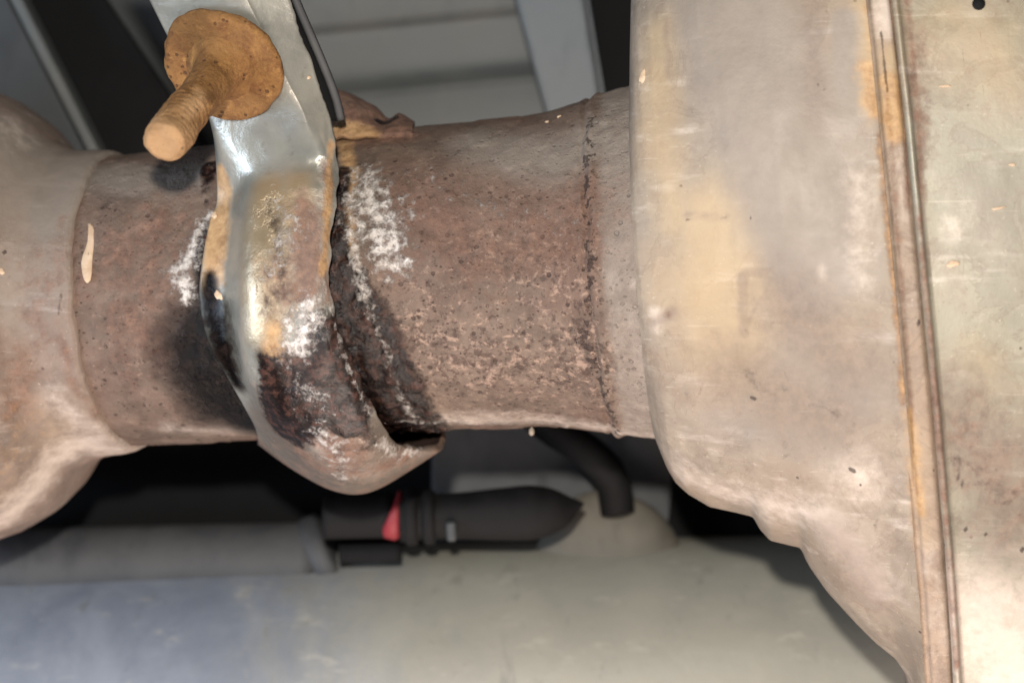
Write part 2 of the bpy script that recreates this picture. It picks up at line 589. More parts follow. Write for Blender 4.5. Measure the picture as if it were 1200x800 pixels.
# ------------------------------------------------------------------ setting behind: car underbody
def rib_panel():
    # one pressed sheet: profile of (py, depth) steps, running across and slightly rising to the right
    prof = [(-260, 560), (18, 560), (26, 574), (30, 588), (88, 592), (97, 578), (102, 566), (112, 560), (420, 556), (900, 556), (1100, 556)]
    xs = np.linspace(-900, 1900, 60)
    pr = []
    for a, b in zip(prof[:-1], prof[1:]):
        for f in np.linspace(0, 1, 6, endpoint=False):
            pr.append((a[0] + (b[0] - a[0]) * f, a[1] + (b[1] - a[1]) * f))
    pr.append(prof[-1])
    pts = np.zeros((len(pr), len(xs), 3))
    for i, (py, Y) in enumerate(pr):
        for j, x in enumerate(xs):
            pts[i, j] = P(x, py - (x - 480) * 0.095, Y)
    pts[..., 1] += (fbm(pts, 240, 3, 2) - 0.5) * 10
    o = grid_obj('underbody_floor_pan', pts, M_FLOOR, None, flip=False)
    add_mod(o, 'SOLIDIFY', thickness=8 * S, offset=1.0)
    tag(o, kind='structure')
    return o


rib_panel()

# sloping painted strut behind the pipe, and the black recess beside it
e = empty('underbody_strut', P(660, 180, 470), 'blue grey painted strut sloping down behind the pipe beside the black recess', 'strut')
slab('web', [(588, -60), (676, -60), (716, 190), (656, 190)], 430, 60, M_STRUT, e, 8)
slab('flange', [(676.5, -60), (681, -60), (722, 190), (716.5, 190)], 452, 40, M_STRUT, e, 4)
tag(slab('recess_shade_panel', [(650, -80), (900, -80), (900, 260), (660, 260)], 520, 20, M_DARK, None, 4),  # black sheet put in for the unlit recess
    'black panel standing in for the unlit recess between the strut and the end cone', 'panel')

# dark diagonal rail at upper left
e = empty('chassis_rail', P(60, 160, 420), 'dark grey chassis rail slanting down behind the left cone', 'rail')
slab('web', [(-150, -80), (-30, -80), (128, 230), (-150, 230)], [430, 430, 430, 430], 70, M_RAIL, e, 6)
slab('edge_lip', [(-29, -80), (-14, -80), (143, 230), (129, 230)], 404, 60, M_FLOOR, e, 4)
tag(slab('black_strip_panel', [(-12, -90), (64, -90), (300, 260), (120, 260)], 500, 30, M_DARK, None, 4),  # plain black strip beside the rail
    'black strip beside the slanting chassis rail behind the bolt', 'panel')
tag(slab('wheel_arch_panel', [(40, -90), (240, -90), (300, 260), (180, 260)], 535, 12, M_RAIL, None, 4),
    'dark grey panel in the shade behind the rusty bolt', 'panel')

# big tube along the bottom; cool daylight on its left is painted in
def bottom_tube():
    a = P(-320, 862, 430); b = P(1500, 806, 430)
    n = 160
    f = np.linspace(0, 1, n)[:, None]
    path = a + (b - a) * f
    path[:, 2] += 14 * np.sin(np.linspace(0, np.pi, n))
    rad = np.full(n, 226.0)
    pts = sweep(path, rad, 120)
    c = path[:, None, :]
    pts = c + (pts - c) * (1 + ((fbm(pts, 160, 5, 3) - 0.5) * 0.015)[..., None])
    q = cap(pts)
    o = grid_obj('steel_tube', q, M_TUBE, None, True, attrs={'daylight_fade': np.clip((q[..., 0] + 520) / 560, 0, 1)})
    return tag(o, 'large grey tube lying across the bottom under the exhaust', 'tube')


bottom_tube()

# dome on the tube
def dome():
    c = P(716, 672, 400)
    th = np.linspace(0, 2 * np.pi, 48, endpoint=False)
    rows = []
    for k, (r, h) in enumerate([(122, -60), (116, -10), (106, 30), (90, 64), (70, 88), (48, 104), (24, 112), (2, 113)]):
        ring = np.stack([r * np.cos(th), 0.45 * r * np.sin(th), np.full(48, h) - 5 * np.cos(th)], -1) + c
        rows.append(ring)
    pts = catmull(np.array(rows), 4)
    pts += (fbm(pts, 60, 9, 3) - 0.5)[..., None] * 5
    o = grid_obj('mounting_boss', pts, M_DOME, None, True, flip=True)
    return tag(o, 'dusty brown grey rounded boss on top of the grey tube beside the black boot', 'boss')


dome()

# black rubber boot with collar
e = empty('rubber_boot', P(560, 640, 300), 'tapered black rubber boot with ribbed collar below the pipe', 'boot')
path = np.array([P(x, y, Y) for x, y, Y in [(468, 606, 260), (500, 605, 262), (540, 604, 264), (590, 602, 266), (625, 600, 268), (655, 597, 270), (676, 592, 271), (684, 590, 271)]])
pts = sweep(catmull(path, 6), catmull(np.array([33, 30, 31, 35, 36, 27, 9, 2.0]), 6), 40)
grid_obj('sleeve', cap(pts), M_RUBBER, e, True)
for x, r, w in [(482, 38, 9), (503, 37, 8)]:
    q = [P(x - w, 606, 262), P(x - w * .6, 606, 262), P(x + w * .6, 605, 262), P(x + w, 605, 262)]
    grid_obj('rib', cap(sweep(np.array(q), [r - 6, r, r, r - 6], 40)), M_RUBBER, e, True)
slab('clip', [(522, 612), (534, 611), (535, 634), (524, 635)], 222, 16, M_RAIL, e, 4)

# red band on the same line
q = np.array([P(457, 601, 262), P(459, 602, 262), P(468, 604, 262), P(470, 604, 262)])
tag(grid_obj('red_band', cap(sweep(q, [28, 33, 33, 28], 40)), M_RED),
    'red band round the dark hose beside the black rubber boot', 'band')

# dark hose to the left of the boot and grey silencer tube behind
q = np.array([P(x, 604 + (430 - x) * 0.02, 268) for x in np.linspace(380, 462, 12)])
tag(grid_obj('dark_hose', cap(sweep(q, [30] * 12, 36)), M_RUBBER), 'dark grey hose end leading into the red band', 'hose')
q = np.array([P(x, 656 - 0.02 * x, 300) for x in np.linspace(398, 470, 10)])
tag(grid_obj('thin_pipe', cap(sweep(q, [13] * 10, 24)), M_DARK), 'thin dark pipe tucked under the red band above the grey tube', 'pipe')

e = empty('rear_pipe', P(180, 700, 380), 'dull grey pipe with an end flange in the shade above the left of the tube', 'pipe')
q = np.array([P(x, 672 - 0.02 * x, 400) for x in np.linspace(-300, 372, 40)])
pts = sweep(q, [64] * 40, 48)
grid_obj('barrel', cap(pts), M_MIDGREY, e, True)
q = np.array([P(372, 662, 400), P(376, 660, 400), P(392, 652, 400), P(396, 650, 400)])
grid_obj('end_flange', cap(sweep(q, [60, 68, 68, 60], 48)), M_MIDGREY, e, True)
# gap below the pipe: a grey panel, and black panels for its shade
tag(slab('lower_shade_panel', [(-150, 440), (520, 440), (520, 640), (-150, 640)], 505, 20, M_DARK, None, 4),  # black sheet that gives the gap its darkness
    'black panel standing in for the shade behind the lower left of the pipe', 'shield')
tag(slab('grey_splash_panel', [(505, 440), (830, 440), (790, 640), (505, 640)], 470, 25, M_MIDGREY, None, 6),
    'dark grey panel seen through the gap below the pipe', 'panel')
tag(slab('gap_shade_panel', [(800, 440), (1250, 440), (1250, 760), (770, 760)], 455, 25, M_DARK, None, 6),  # black sheet put in for the shadow behind the cone
    'black panel standing in for the shadow between the end cone and the tube', 'panel')
q = catmull(np.array([P(610, 470, 350), P(645, 500, 352), P(690, 530, 354), P(716, 560, 356), P(724, 600, 360)]), 8)
tag(grid_obj('curved_hose', cap(sweep(q, [24] * len(q), 32)), M_RUBBER), 'curved black hose coming down behind the pipe bottom', 'hose')

# ------------------------------------------------------------------ exhaust (one welded assembly)
EX = empty('exhaust_pipe', ORG, 'rusted exhaust pipe welded between a left cone and a large right silencer', 'exhaust pipe')


def full_attrs(shape, **kw):
    return {k: v for k, v in kw.items()}


def mx(*a):
    m = a[0]
    for b in a[1:]:
        m = np.maximum(m, b)
    return m


# --- pipe
def build_pipe():
    ts = np.linspace(-476, 168, 330)
    ph = np.linspace(-np.pi, np.pi, 420, endpoint=False)
    T, PH = np.meshgrid(ts, ph, indexing='ij')
    rr = pipe_r(T)
    pts = ring_pt(T, PH, rr)
    # weld seam: groove with a small bead on the right of it
    wob = (fbm(pts, 40, 31, 3) - 0.5) * 10
    g = T - 107 - wob
    dr = -3.5 * np.exp(-(g / 3.0) ** 2) + (2.0 + 7 * (fbm(pts, 13, 37, 3) - 0.4)) * np.exp(-((g - 8) / 5.5) ** 2) + 5 * (fbm(pts, 12, 39, 2) - 0.5) * np.exp(-((g + 7) / 6.0) ** 2)
    # dents and flakes
    dr += (fbm(pts, 150, 2, 3) - 0.5) * 5
    flake = np.clip((fbm(pts, 34, 8, 4) - 0.52) * 10, 0, 1)
    dr += flake * 1.5
    # dented top edge near the weld
    a = {}
    a['pit'] = mx(stain(pts, [(687, 412)], 9), stain(pts, [(716, 494)], 6))
    a['weld'] = mx(stain(pts, [(692, 135), (684, 200), (688, 300), (686, 380), (676, 412)], 14), stain(pts, [(684, 412), (704, 450), (716, 490), (724, 514)], 11))
    a['flake'] = mx(stain(pts, [(480, 400), (560, 430), (680, 430)], 120), 0.8 * stain(pts, [(590, 300), (660, 330)], 90), 0.6 * stain(pts, [(180, 400)], 70))
    a['salt'] = mx(stain(pts, [(425, 205), (440, 255), (450, 300)], [34, 58, 44], power=0.8),
                   stain(pts, [(408, 230), (412, 300), (424, 350)], 12, power=0.6), 0.8 * stain(pts, [(424, 350), (446, 400), (470, 470), (482, 492)], 9, power=0.7),
                   stain(pts, [(222, 290), (208, 320), (214, 350)], [26, 30, 20], power=0.9),
                   stain(pts, [(240, 250), (222, 285)], 16),
                   0.35 * stain(pts, [(600, 245), (690, 265)], 34), 0.35 * stain(pts, [(480, 200), (600, 250)], 36),
                   0.8 * stain(pts, [(470, 498), (560, 500), (660, 503)], 10))
    a['soot_shade'] = mx(stain(pts, [(248, 362), (245, 420), (268, 470), (300, 500)], [44, 86, 80, 50], power=0.45),
                   stain(pts, [(232, 300), (240, 350)], [12, 26], power=0.6))
    a['brown'] = mx(stain(pts, [(398, 330), (410, 380), (432, 430), (458, 478), (490, 508)], [30, 50, 56, 52, 44], power=0.5),
                    stain(pts, [(394, 200), (396, 300)], 18, power=0.7),
                    stain(pts, [(244, 190), (236, 300)], 14, power=0.6))
    a['rust'] = mx(stain(pts, [(410, 120), (470, 155)], 40), 0.62 * stain(pts, [(130, 300), (190, 250), (170, 400)], 100),
                   0.7 * stain(pts, [(150, 375), (190, 420)], 60), 0.55 * stain(pts, [(480, 230), (560, 300), (690, 250)], 90))
    a['orange'] = mx(stain(pts, [(402, 160), (408, 200), (406, 300)], 16), 0.0 * T.ravel())
    collar = np.clip((T - 112) / 18, 0, 1).ravel()
    a['mauve'] = mx(0.5 * collar, 0.7 * stain(pts, [(110, 200), (200, 210)], 60), 0.7 * stain(pts, [(700, 150), (650, 180), (560, 160)], 70))
    a['pale'] = mx(0.45 * stain(pts, [(190, 508), (300, 510)], 30), 0.6 * stain(pts, [(500, 496), (650, 498), (770, 518)], 40), 0.2 * stain(pts, [(730, 380), (740, 460)], 60), 0.2 * collar)  # bottom-edge runs paint in light bounced from the ground
    crust = np.clip(a['salt'] + (fbm(pts, 16, 4, 3).ravel() - 0.5) * 2.0 - 0.45, 0, 1)
    bl = np.clip(a['brown'] * 1.5, 0, 1) * (fbm(pts, 13, 12, 3).ravel() - 0.4) * 14
    dr += (crust * 3.5 + bl).reshape(T.shape)
    pts2 = ring_pt(T, PH, rr + dr)
    grid_obj('pipe', pts2, M_PIPE, EX, True, flip=True, attrs=a)


build_pipe()


# --- weld bead beads along the seam of the left cone, and inlet cone
def build_inlet():
    prof_t = [-900, -760, -680, -630, -600, -572, -545, -520, -500, -484, -472, -468, -467]
    prof_r = [300, 298, 287, 271, 256, 233, 199, 186, 184, 183, 181, 178, 172]
    ts = np.concatenate([np.linspace(-900, -640, 30, endpoint=False), np.linspace(-640, -474, 100, endpoint=False), np.linspace(-474, -467, 8)])
    ctrl_t, ctrl_r = np.array(prof_t, float), np.array(prof_r, float)
    rs = np.interp(ts, ctrl_t, ctrl_r)
    k = np.array([1, 2, 3, 2, 1.]) / 9
    sm = np.convolve(np.pad(rs, 2, 'edge'), k, 'valid')
    sm[-9:] = rs[-9:]
    ph = np.linspace(-np.pi, np.pi, 380, endpoint=False)
    T, PH = np.meshgrid(ts, ph, indexing='ij')
    rr = np.repeat(sm[:, None], len(ph), 1)
    # a bit of asymmetry: broad shoulder pressing
    pts = ring_pt(T, PH, rr)
    dr = (fbm(pts, 190, 21, 3) - 0.5) * 10 + (fbm(pts, 40, 22, 3) - 0.5) * 2.5
    edge = (fbm(pts, 26, 23, 3) - 0.5) * 8
    w = np.clip((T + 500) / 30, 0, 1)
    a = {}
    a['mauve'] = mx(stain(pts, [(10, 190), (60, 210), (110, 190)], 130), 0.5 * stain(pts, [(60, 300), (20, 330)], 110))
    a['gold'] = mx(0.3 * stain(pts, [(40, 560), (80, 500)], 120))
    a['pale'] = mx(0.85 * stain(pts, [(10, 610), (100, 525), (190, 515)], 55), 0.5 * stain(pts, [(20, 150)], 60), 0.5 * stain(pts, [(60, 470), (110, 510)], 40))  # first run paints the ground light along the cone's bottom
    a['rust'] = mx(0.62 * stain(pts, [(30, 430), (20, 480)], 50), 0.45 * stain(pts, [(40, 380), (60, 300)], 70), 0.6 * stain(pts, [(75, 400), (90, 450), (120, 490)], 16), 0.5 * stain(pts, [(70, 250), (72, 330)], 14))
    a['orange'] = 0.28 * stain(pts, [(30, 500), (10, 560)], 80)
    a['pit'] = mx(0.6 * stain(pts, [(10, 432), (40, 425), (50, 437)], 9), 0.7 * stain(pts, [(72, 340), (74, 372)], 8), stain(pts, [(148, 504)], 5), stain(pts, [(182, 515)], 6), stain(pts, [(10, 294)], 6))
    pts = ring_pt(T + edge * w, PH, rr + dr)
    grid_obj('inlet_cone', pts, M_INLET, EX, True, flip=True, attrs=a)


build_inlet()

# --- right end cone, seam band and shell: tall oval sections
CT = np.array([158, 162, 168, 176, 190, 212, 262, 267, 278, 312, 318, 336, 366, 385, 405, 418, 426], float)
C_RB = np.array([209, 222, 240, 256, 272, 288, 303, 316, 330, 338, 356, 386, 424, 446, 464, 488, 560], float)
C_RT = np.array([210, 270, 340, 385, 420, 440, 470, 478, 486, 500, 508, 520, 540, 556, 575, 590, 600], float)
C_RF = np.array([209, 213, 216, 219, 222, 227, 234, 235, 236, 239, 240, 241, 243, 244, 245, 246, 246], float)


def oval(T, PH, rt, rb, rf, n):
    s, c = np.sin(PH), np.cos(PH)
    ex = 2.0 / n
    v = np.sign(s) * np.abs(s) ** ex
    h = np.sign(c) * np.abs(c) ** ex
    rv = np.where(s < 0, rt, rb)
    return ORG + T[..., None] * AX + (rf * h)[..., None] * FR - (rv * v)[..., None] * UP


def skew(pts, w):
    v = (pts - ORG) @ UP
    return pts + (w * (-11 - 0.03 * v))[..., None] * AX


def build_cone():
    ts = np.unique(np.concatenate([np.linspace(158, 190, 30), np.linspace(190, 426, 130)]))
    ph = np.linspace(-np.pi, np.pi, 560, endpoint=False)
    T, PH = np.meshgrid(ts, ph, indexing='ij')
    def sm(v):
        y = np.interp(ts, CT, v)
        k = np.ones(3) / 3
        z = np.convolve(np.pad(y, 1, 'edge'), k, 'valid')
        z[:3] = y[:3]
        return z[:, None] + 0 * PH
    rt, rb, rf = sm(C_RT), sm(C_RB), sm(C_RF)
    k9 = np.hanning(43); k9 /= k9.sum()
    y0 = np.interp(ts, CT, C_RB)
    rbs = np.convolve(np.pad(y0, 21, 'edge'), k9, 'valid')
    rbs[:34] = y0[:34] + (rbs[34] - y0[34]) * np.linspace(0, 1, 34)
    wb = np.clip((np.sin(PH) - 0.80) / 0.17, 0, 1)
    wb = wb * wb * (3 - 2 * wb)
    rb = rb * wb + rbs[:, None] * (1 - wb)
    nn = 2.0 + 0.35 * np.clip((T - 165) / 150, 0, 1)
    pts = oval(T, PH, rt, rb, rf, nn)
    pts = skew(pts, np.clip((T - 158) / 268, 0, 1))
    out = pts - (ORG + T[..., None] * AX)
    out /= np.linalg.norm(out, axis=-1)[..., None]
    x, y = proj(pts)
    dr = (fbm(pts, 220, 41, 3) - 0.5) * 16 + (fbm(pts, 60, 42, 3) - 0.5) * 3
    dr *= np.clip((T - 158) / 40, 0, 1)
    # pressed shoulder: upper part stands proud of the lower, divided by a slanting crease
    cl = np.interp(T, [165, 215, 270, 330, 400], [0.05, -0.55, -0.16, 0.12, 0.4])
    dr += 13 * (1 / (1 + np.exp((PH - cl) / 0.06))) * np.clip((T - 195) / 50, 0, 1) * (np.abs(PH) < 1.5)
    a = {}
    a['gold'] = mx(stain(pts, [(830, 250), (840, 330), (850, 400)], [70, 110, 90]), 0.75 * stain(pts, [(770, 40), (765, 150), (790, 260)], 42),
                   stain(pts, [(1008, 10), (1012, 120)], 24), 0.4 * stain(pts, [(900, 440), (980, 380)], 90))
    a['mauve'] = mx(stain(pts, [(850, 20), (900, 120), (930, 250), (950, 330)], [90, 110, 90, 60]), 0.9 * stain(pts, [(985, 40), (985, 150)], 26),
                    0.55 * stain(pts, [(930, 430), (1000, 460)], 80), 0.5 * stain(pts, [(840, 500), (960, 520)], 60))
    a['pale'] = mx(0.6 * stain(pts, [(800, 560), (860, 590), (960, 610), (1020, 690)], 60), 0.42 * stain(pts, [(1000, 210), (1005, 330)], 34),  # first run paints bounced light on the cone's underside
                   0.55 * stain(pts, [(1000, 560)], 70), 0.7 * stain(pts, [(764, 372), (764, 385)], 16), 0.45 * stain(pts, [(958, 312), (959, 325)], 10))
    a['orange'] = mx(0.7 * stain(pts, [(1012, 90), (1020, 140)], 22), 0.5 * stain(pts, [(1024, 0), (1030, 150), (1040, 300), (1052, 440), (1064, 560), (1076, 680)], [8, 13, 10, 9, 12, 8]))
    a['rust'] = mx(0.75 * stain(pts, [(1028, 120), (1038, 240), (1046, 360), (1056, 470)], 8), 0.5 * stain(pts, [(1064, 560), (1080, 700)], 7), 0.5 * stain(pts, [(778, 372)], 10))
    a['grime'] = mx(0.95 * stain(pts, [(866, 325), (868, 395)], 13), 0.9 * stain(pts, [(868, 322), (902, 322)], 9), 0.8 * stain(pts, [(900, 330), (870, 392)], 10), 0.9 * stain(pts, [(760, 380), (785, 372)], 14), 0.9 * stain(pts, [(920, 360), (990, 420)], 90), 0.9 * stain(pts, [(850, 440), (960, 490)], 80), 0.7 * stain(pts, [(980, 640), (1020, 700)], 60),
                    0.7 * stain(pts, [(940, 0), (950, 60), (955, 150)], 34), 0.6 * stain(pts, [(776, 30), (782, 90)], 12), 0.6 * stain(pts, [(800, 254), (846, 258)], 9), 0.5 * stain(pts, [(760, 420), (770, 500)], 30))
    a['pit'] = mx(0.8 * stain(pts, [(876, 470), (880, 471)], 5), stain(pts, [(992, 554), (995, 553)], 5), 0.8 * stain(pts, [(1003, 572)], 5), 0.8 * stain(pts, [(876, 253)], 5), 0.5 * stain(pts, [(860, 440), (1000, 500)], 60), 0.45 * stain(pts, [(800, 470), (960, 560)], 60),
                  0.65 * stain(pts, [(954, 110), (962, 118)], 10), 0.5 * stain(pts, [(950, 152), (966, 152)], 13),
                  0.55 * stain(pts, [(800, 256), (846, 258)], 7), 0.5 * stain(pts, [(1004, 672)], 8), 0.6 * stain(pts, [(868, 388)], 10))
    pts = pts + dr[..., None] * out
    grid_obj('end_cone', pts, M_CONE, EX, True, flip=True, attrs=a)


build_cone()


def body_loft(name, prof, mat, npn, amp, attr_fn, seed):
    ts = np.array([p[0] for p in prof], float)
    off = np.array([p[1] for p in prof], float)
    ph = np.linspace(-np.pi, np.pi, npn, endpoint=False)
    T, PH = np.meshgrid(ts, ph, indexing='ij')
    O = np.repeat(off[:, None], npn, 1)
    pts = skew(oval(T, PH, 600 + O, 600 + O, 246 + O, 2.35 + 0 * T), 1.0 + 0 * T)
    out = pts - (ORG + T[..., None] * AX)
    out /= np.linalg.norm(out, axis=-1)[..., None]
    pts0 = pts + ((fbm(pts, 240, seed, 3) - 0.5) * amp + (fbm(pts, 46, seed + 3, 3) - 0.5) * amp * 0.18)[..., None] * out
    pts0 = pts0 + (((fbm(pts, 70, seed + 5, 3) - 0.5) * 4) * np.clip(1 - (T - 418) / 60, 0, 1))[..., None] * AX
    return grid_obj(name, pts0, mat, EX, True, flip=True, attrs=attr_fn(pts))


def band_attrs(pts):
    a = {}
    a['gold'] = mx(stain(pts, [(1040, 60), (1044, 140)], 22), 0.5 * stain(pts, [(1070, 500), (1080, 640)], 20))
    a['orange'] = mx(stain(pts, [(1040, 100), (1048, 150)], 20), 0.7 * stain(pts, [(1062, 480), (1075, 600)], 12))
    a['pale'] = mx(0.8 * stain(pts, [(1032, 5), (1034, 30)], 18, power=0.6), 0.35 * stain(pts, [(1052, 200), (1058, 260)], 16), 0.35 * stain(pts, [(1090, 650), (1105, 760)], 20))
    a['pit'] = mx(stain(pts, [(1074, 378)], 7), 0.7 * stain(pts, [(1030, 40), (1034, 110)], 5))
    a['rust'] = mx(0.8 * stain(pts, [(1058, 0), (1064, 120), (1070, 240)], 9), 0.6 * stain(pts, [(1036, 120), (1050, 300), (1064, 480)], 6))
    return a


build_band = body_loft('seam_band', [(423, -3), (425, -5), (427.5, -5), (429.5, -1), (431, 1), (433, 1.6), (437, 1.8), (441, 1.8), (445, 1.8), (448, 1.0), (449.5, -3), (452, -6)],
                       M_BAND, 520, 9, band_attrs, 61)


def shell_attrs(pts):
    a = {}
    a['gold'] = mx(0.55 * stain(pts, [(1110, 20), (1170, 60)], 110), 0.5 * stain(pts, [(1150, 430)], 80))
    a['mauve'] = 0.35 * stain(pts, [(1110, 180), (1190, 260)], 90)
    a['grime'] = mx(0.9 * stain(pts, [(1120, 480), (1160, 560), (1190, 620)], 90), 0.6 * stain(pts, [(1090, 300), (1120, 260)], 40))
    a['rust'] = mx(0.42 * stain(pts, [(1130, 500), (1160, 560), (1190, 600)], 80), 0.75 * stain(pts, [(1060, 0), (1076, 160), (1086, 300), (1096, 420), (1110, 600), (1122, 780)], 11), 0.45 * stain(pts, [(1070, 40), (1082, 200)], 22))
    a['pit'] = mx(stain(pts, [(1196, 646)], 9), 0.8 * stain(pts, [(1150, 625)], 7), 0.8 * stain(pts, [(1128, 620)], 7), 0.7 * stain(pts, [(1120, 560), (1124, 568)], 7),
                  0.55 * stain(pts, [(1125, 55), (1128, 90)], 4), 0.55 * stain(pts, [(1144, 40), (1150, 105)], 4), 0.55 * stain(pts, [(1120, 540), (1180, 590)], 60))
    a['pale'] = mx(0.9 * stain(pts, [(1150, 720), (1190, 790)], 110), 0.5 * stain(pts, [(1110, 270)], 30))  # lower right glow from the ground painted in
    return a


sp = [(451, -3), (452.5, 2), (455, 4), (457.5, 3), (459, -1), (461, -3)] + [(t, -3) for t in np.linspace(464, 1000, 170)]
body_loft('shell', sp, M_SHELL, 520, 12, shell_attrs, 71)


def rivet(px, py, r):
    s = 1.19
    # stands on the front of the shell
    Y = -300
    c = P(px, py, Y)
    th = np.linspace(0, 2 * np.pi, 20, endpoint=False)
    rows = [np.stack([k * r * np.cos(th), np.full(20, -h * r), k * r * np.sin(th)], -1) + c for k, h in [(1.1, -6), (1, 0), (0.92, 0.4), (0.7, 0.75), (0.35, 0.95), (0.02, 1.0)]]
    return grid_obj('rivet', np.array(rows), M_DARK, EX, True)


rivet(1147, 5, 6.5)

# ------------------------------------------------------------------ hanger bracket
NB = np.array([-0.228, -0.79, -0.567]); NB /= np.linalg.norm(NB)     # arm faces the viewer and slightly down
PB = P(271, 190, -124)
CAMP = np.array([0, -D, 0.0])


def arm_pt(px, py, off=0.0):
    d = P(px, py, 0) - CAMP
    k = ((PB + NB * off - CAMP) @ NB) / (d @ NB)
    return CAMP + d * k


BR = empty('hanger_bracket', P(330, 250, -150), 'galvanised hanger bracket with channel strap clamped round the rusted pipe', 'bracket')


def build_strap():
    rows = []
    # arm: left return, left edge, face, crease, right flange
    for py, xl, xc, xr in [(-90, 130, 247, 310), (-45, 152, 268, 324), (0, 175, 290, 340), (50, 200, 314, 357), (100, 226, 339, 374), (135, 244, 356, 387)]:
        xs = [xl + 3, xl, xl + 8, xl + (xc - xl) * .4, xl + (xc - xl) * .7, xc - 4, xc + 6, xr]
        of = [-22, -4, 0, 0, 0, 0, -5, -26]
        rows.append([arm_pt(x, py, o) for x, o in zip(xs, of)])
    data = [
        (-33, [254, 266, 284, 308, 336, 362, 382, 396], [8, 18, 42, 49, 51, 51, 47, 34]),
        (-24, [246, 268, 289, 312, 338, 363, 381, 394], [5, 12, 42, 48, 48, 48, 44, 34]),
        (-10, [237, 265, 286, 309, 334, 359, 376, 388], [4, 9, 40, 48, 50, 49, 45, 34]),
        (4, [233, 264, 284, 308, 333, 358, 375, 387], [3, 8, 38, 48, 50, 49, 45, 34]),
        (18, [243, 268, 285, 310, 340, 368, 388, 402], [3, 9, 36, 48, 50, 50, 46, 35]),
        (32, [264, 279, 297, 322, 352, 382, 406, 423], [3, 10, 32, 46, 51, 51, 47, 36]),
        (46, [284, 298, 320, 346, 374, 402, 426, 444], [3, 13, 30, 47, 55, 55, 50, 38]),
        (60, [298, 318, 342, 368, 396, 422, 447, 463], [3, 18, 34, 52, 61, 60, 50, 32]),
        (74, [302, 326, 351, 382, 410, 436, 468, 490], [3, 22, 40, 59, 66, 62, 46, 25]),
        (88, [302, 328, 355, 388, 418, 446, 483, 518], [3, 24, 43, 61, 68, 62, 42, 21]),
        (104, [302, 328, 355, 388, 418, 448, 486, 520], [3, 22, 40, 56, 62, 56, 32, 7]),
        (122, [300, 322, 350, 380, 408, 436, 476, 514], [3, 16, 30, 42, 46, 40, 22, 4]),
        (145, [290, 312, 338, 366, 392, 420, 448, 474], [3, 8, 18, 26, 28, 26, 18, 8]),
        (175, [282, 304, 330, 356, 382, 410, 436, 460], [2, 6, 14, 20, 22, 20, 14, 6]),
    ]
    for ph, xs, hs in data:
        row = []
        for x, h in zip(xs, hs):
            r0 = 178 + h + 2
            t = solve_t(x, R(ph), r0)
            row.append(ring_pt(t, R(ph), pipe_r(t) + h + 2))
        rows.append(row)
    g = np.array(rows)
    g = catmull(g, 11)
    g = np.swapaxes(catmull(np.swapaxes(g, 0, 1), 12), 0, 1)
    # hammered unevenness and rough lips
    nz = (fbm(g, 60, 51, 3) - 0.5)[..., None] * np.array([0, -1, 0]) * 5
    g = g + nz
    nu, nv = g.shape[:2]
    v = np.linspace(0, 1, nv)[None, :] + 0 * g[..., 0]
    lipn = (fbm(g, 18, 52, 3) - 0.5) * 9
    g = g + (np.clip((v - 0.93) / 0.07, 0, 1) * lipn)[..., None] * AX
    a = {}
    a['gold'] = mx(stain(g, [(312, 225), (306, 280), (308, 340), (304, 390)], [34, 44, 44, 34], power=0.6), stain(g, [(345, 215), (340, 250)], 40))
    a['rust'] = mx(stain(g, [(352, 240), (360, 290), (352, 340)], [36, 50, 46]), 0.7 * stain(g, [(320, 310), (330, 360)], 40), 0.9 * stain(g, [(388, 190), (384, 300), (390, 350)], 14),
                   0.9 * stain(g, [(340, 430), (330, 470), (400, 540)], 60), 0.7 * stain(g, [(350, 535), (420, 560), (480, 535)], 44))
    a['orange'] = mx(stain(g, [(254, 200), (252, 270), (246, 330)], [16, 24, 22], power=0.6), 0.8 * stain(g, [(394, 170), (390, 240), (384, 320)], 8, power=0.6),
                     0.8 * stain(g, [(318, 395), (312, 425)], 26))
    a['salt'] = mx(stain(g, [(370, 362), (350, 385), (338, 412), (352, 420)], [28, 36, 28, 16], power=0.7), 0.7 * stain(g, [(372, 505), (395, 540), (400, 565)], [30, 44, 34]),
                   0.75 * stain(g, [(386, 330), (398, 380), (408, 420), (424, 455), (442, 492)], 6, power=0.7), 0.62 * stain(g, [(320, 235), (345, 255), (310, 320)], 30),
                   0.8 * stain(g, [(450, 520), (470, 532), (500, 530)], 18), 0.6 * stain(g, [(350, 460), (380, 480)], 34))
    a['brown'] = mx(stain(g, [(388, 400), (396, 450), (412, 490)], [36, 46, 34], power=0.5), 0.8 * stain(g, [(345, 450), (365, 480), (345, 510)], [52, 56, 40], power=0.7),
                    stain(g, [(318, 440), (330, 505)], [26, 40], power=0.6), 0.55 * stain(g, [(430, 500), (440, 520)], 26))
    a['soot_shade'] = mx(0.9 * stain(g, [(240, 325), (246, 370), (258, 410), (272, 450)], [12, 46, 50, 26], power=0.6), stain(g, [(322, 440), (326, 490)], [18, 20]), 0.8 * stain(g, [(300, 420), (312, 450)], 18))  # left lip darkened to paint in its shade, besides soot
    a['mauve'] = mx(stain(g, [(370, 520), (400, 555), (430, 570)], 110, power=0.6), 0.8 * stain(g, [(330, 520), (370, 560)], 40))
    a['grime'] = mx(stain(g, [(315, 510), (340, 535), (400, 570)], 60, power=0.6), 0.9 * stain(g, [(430, 520), (460, 540), (490, 530)], 50, power=0.6))
    a['pale'] = mx(0.75 * stain(g, [(440, 560), (470, 545), (500, 525)], 44), 0.8 * stain(g, [(366, 512), (370, 530)], 22))
    um = np.repeat(np.clip((np.arange(nu) - 128) / 36.0, 0, 1)[:, None], nv, 1).ravel()
    a['grime'] = mx(a['grime'], 0.85 * um)
    a['rust'] = mx(a['rust'], 0.5 * um)
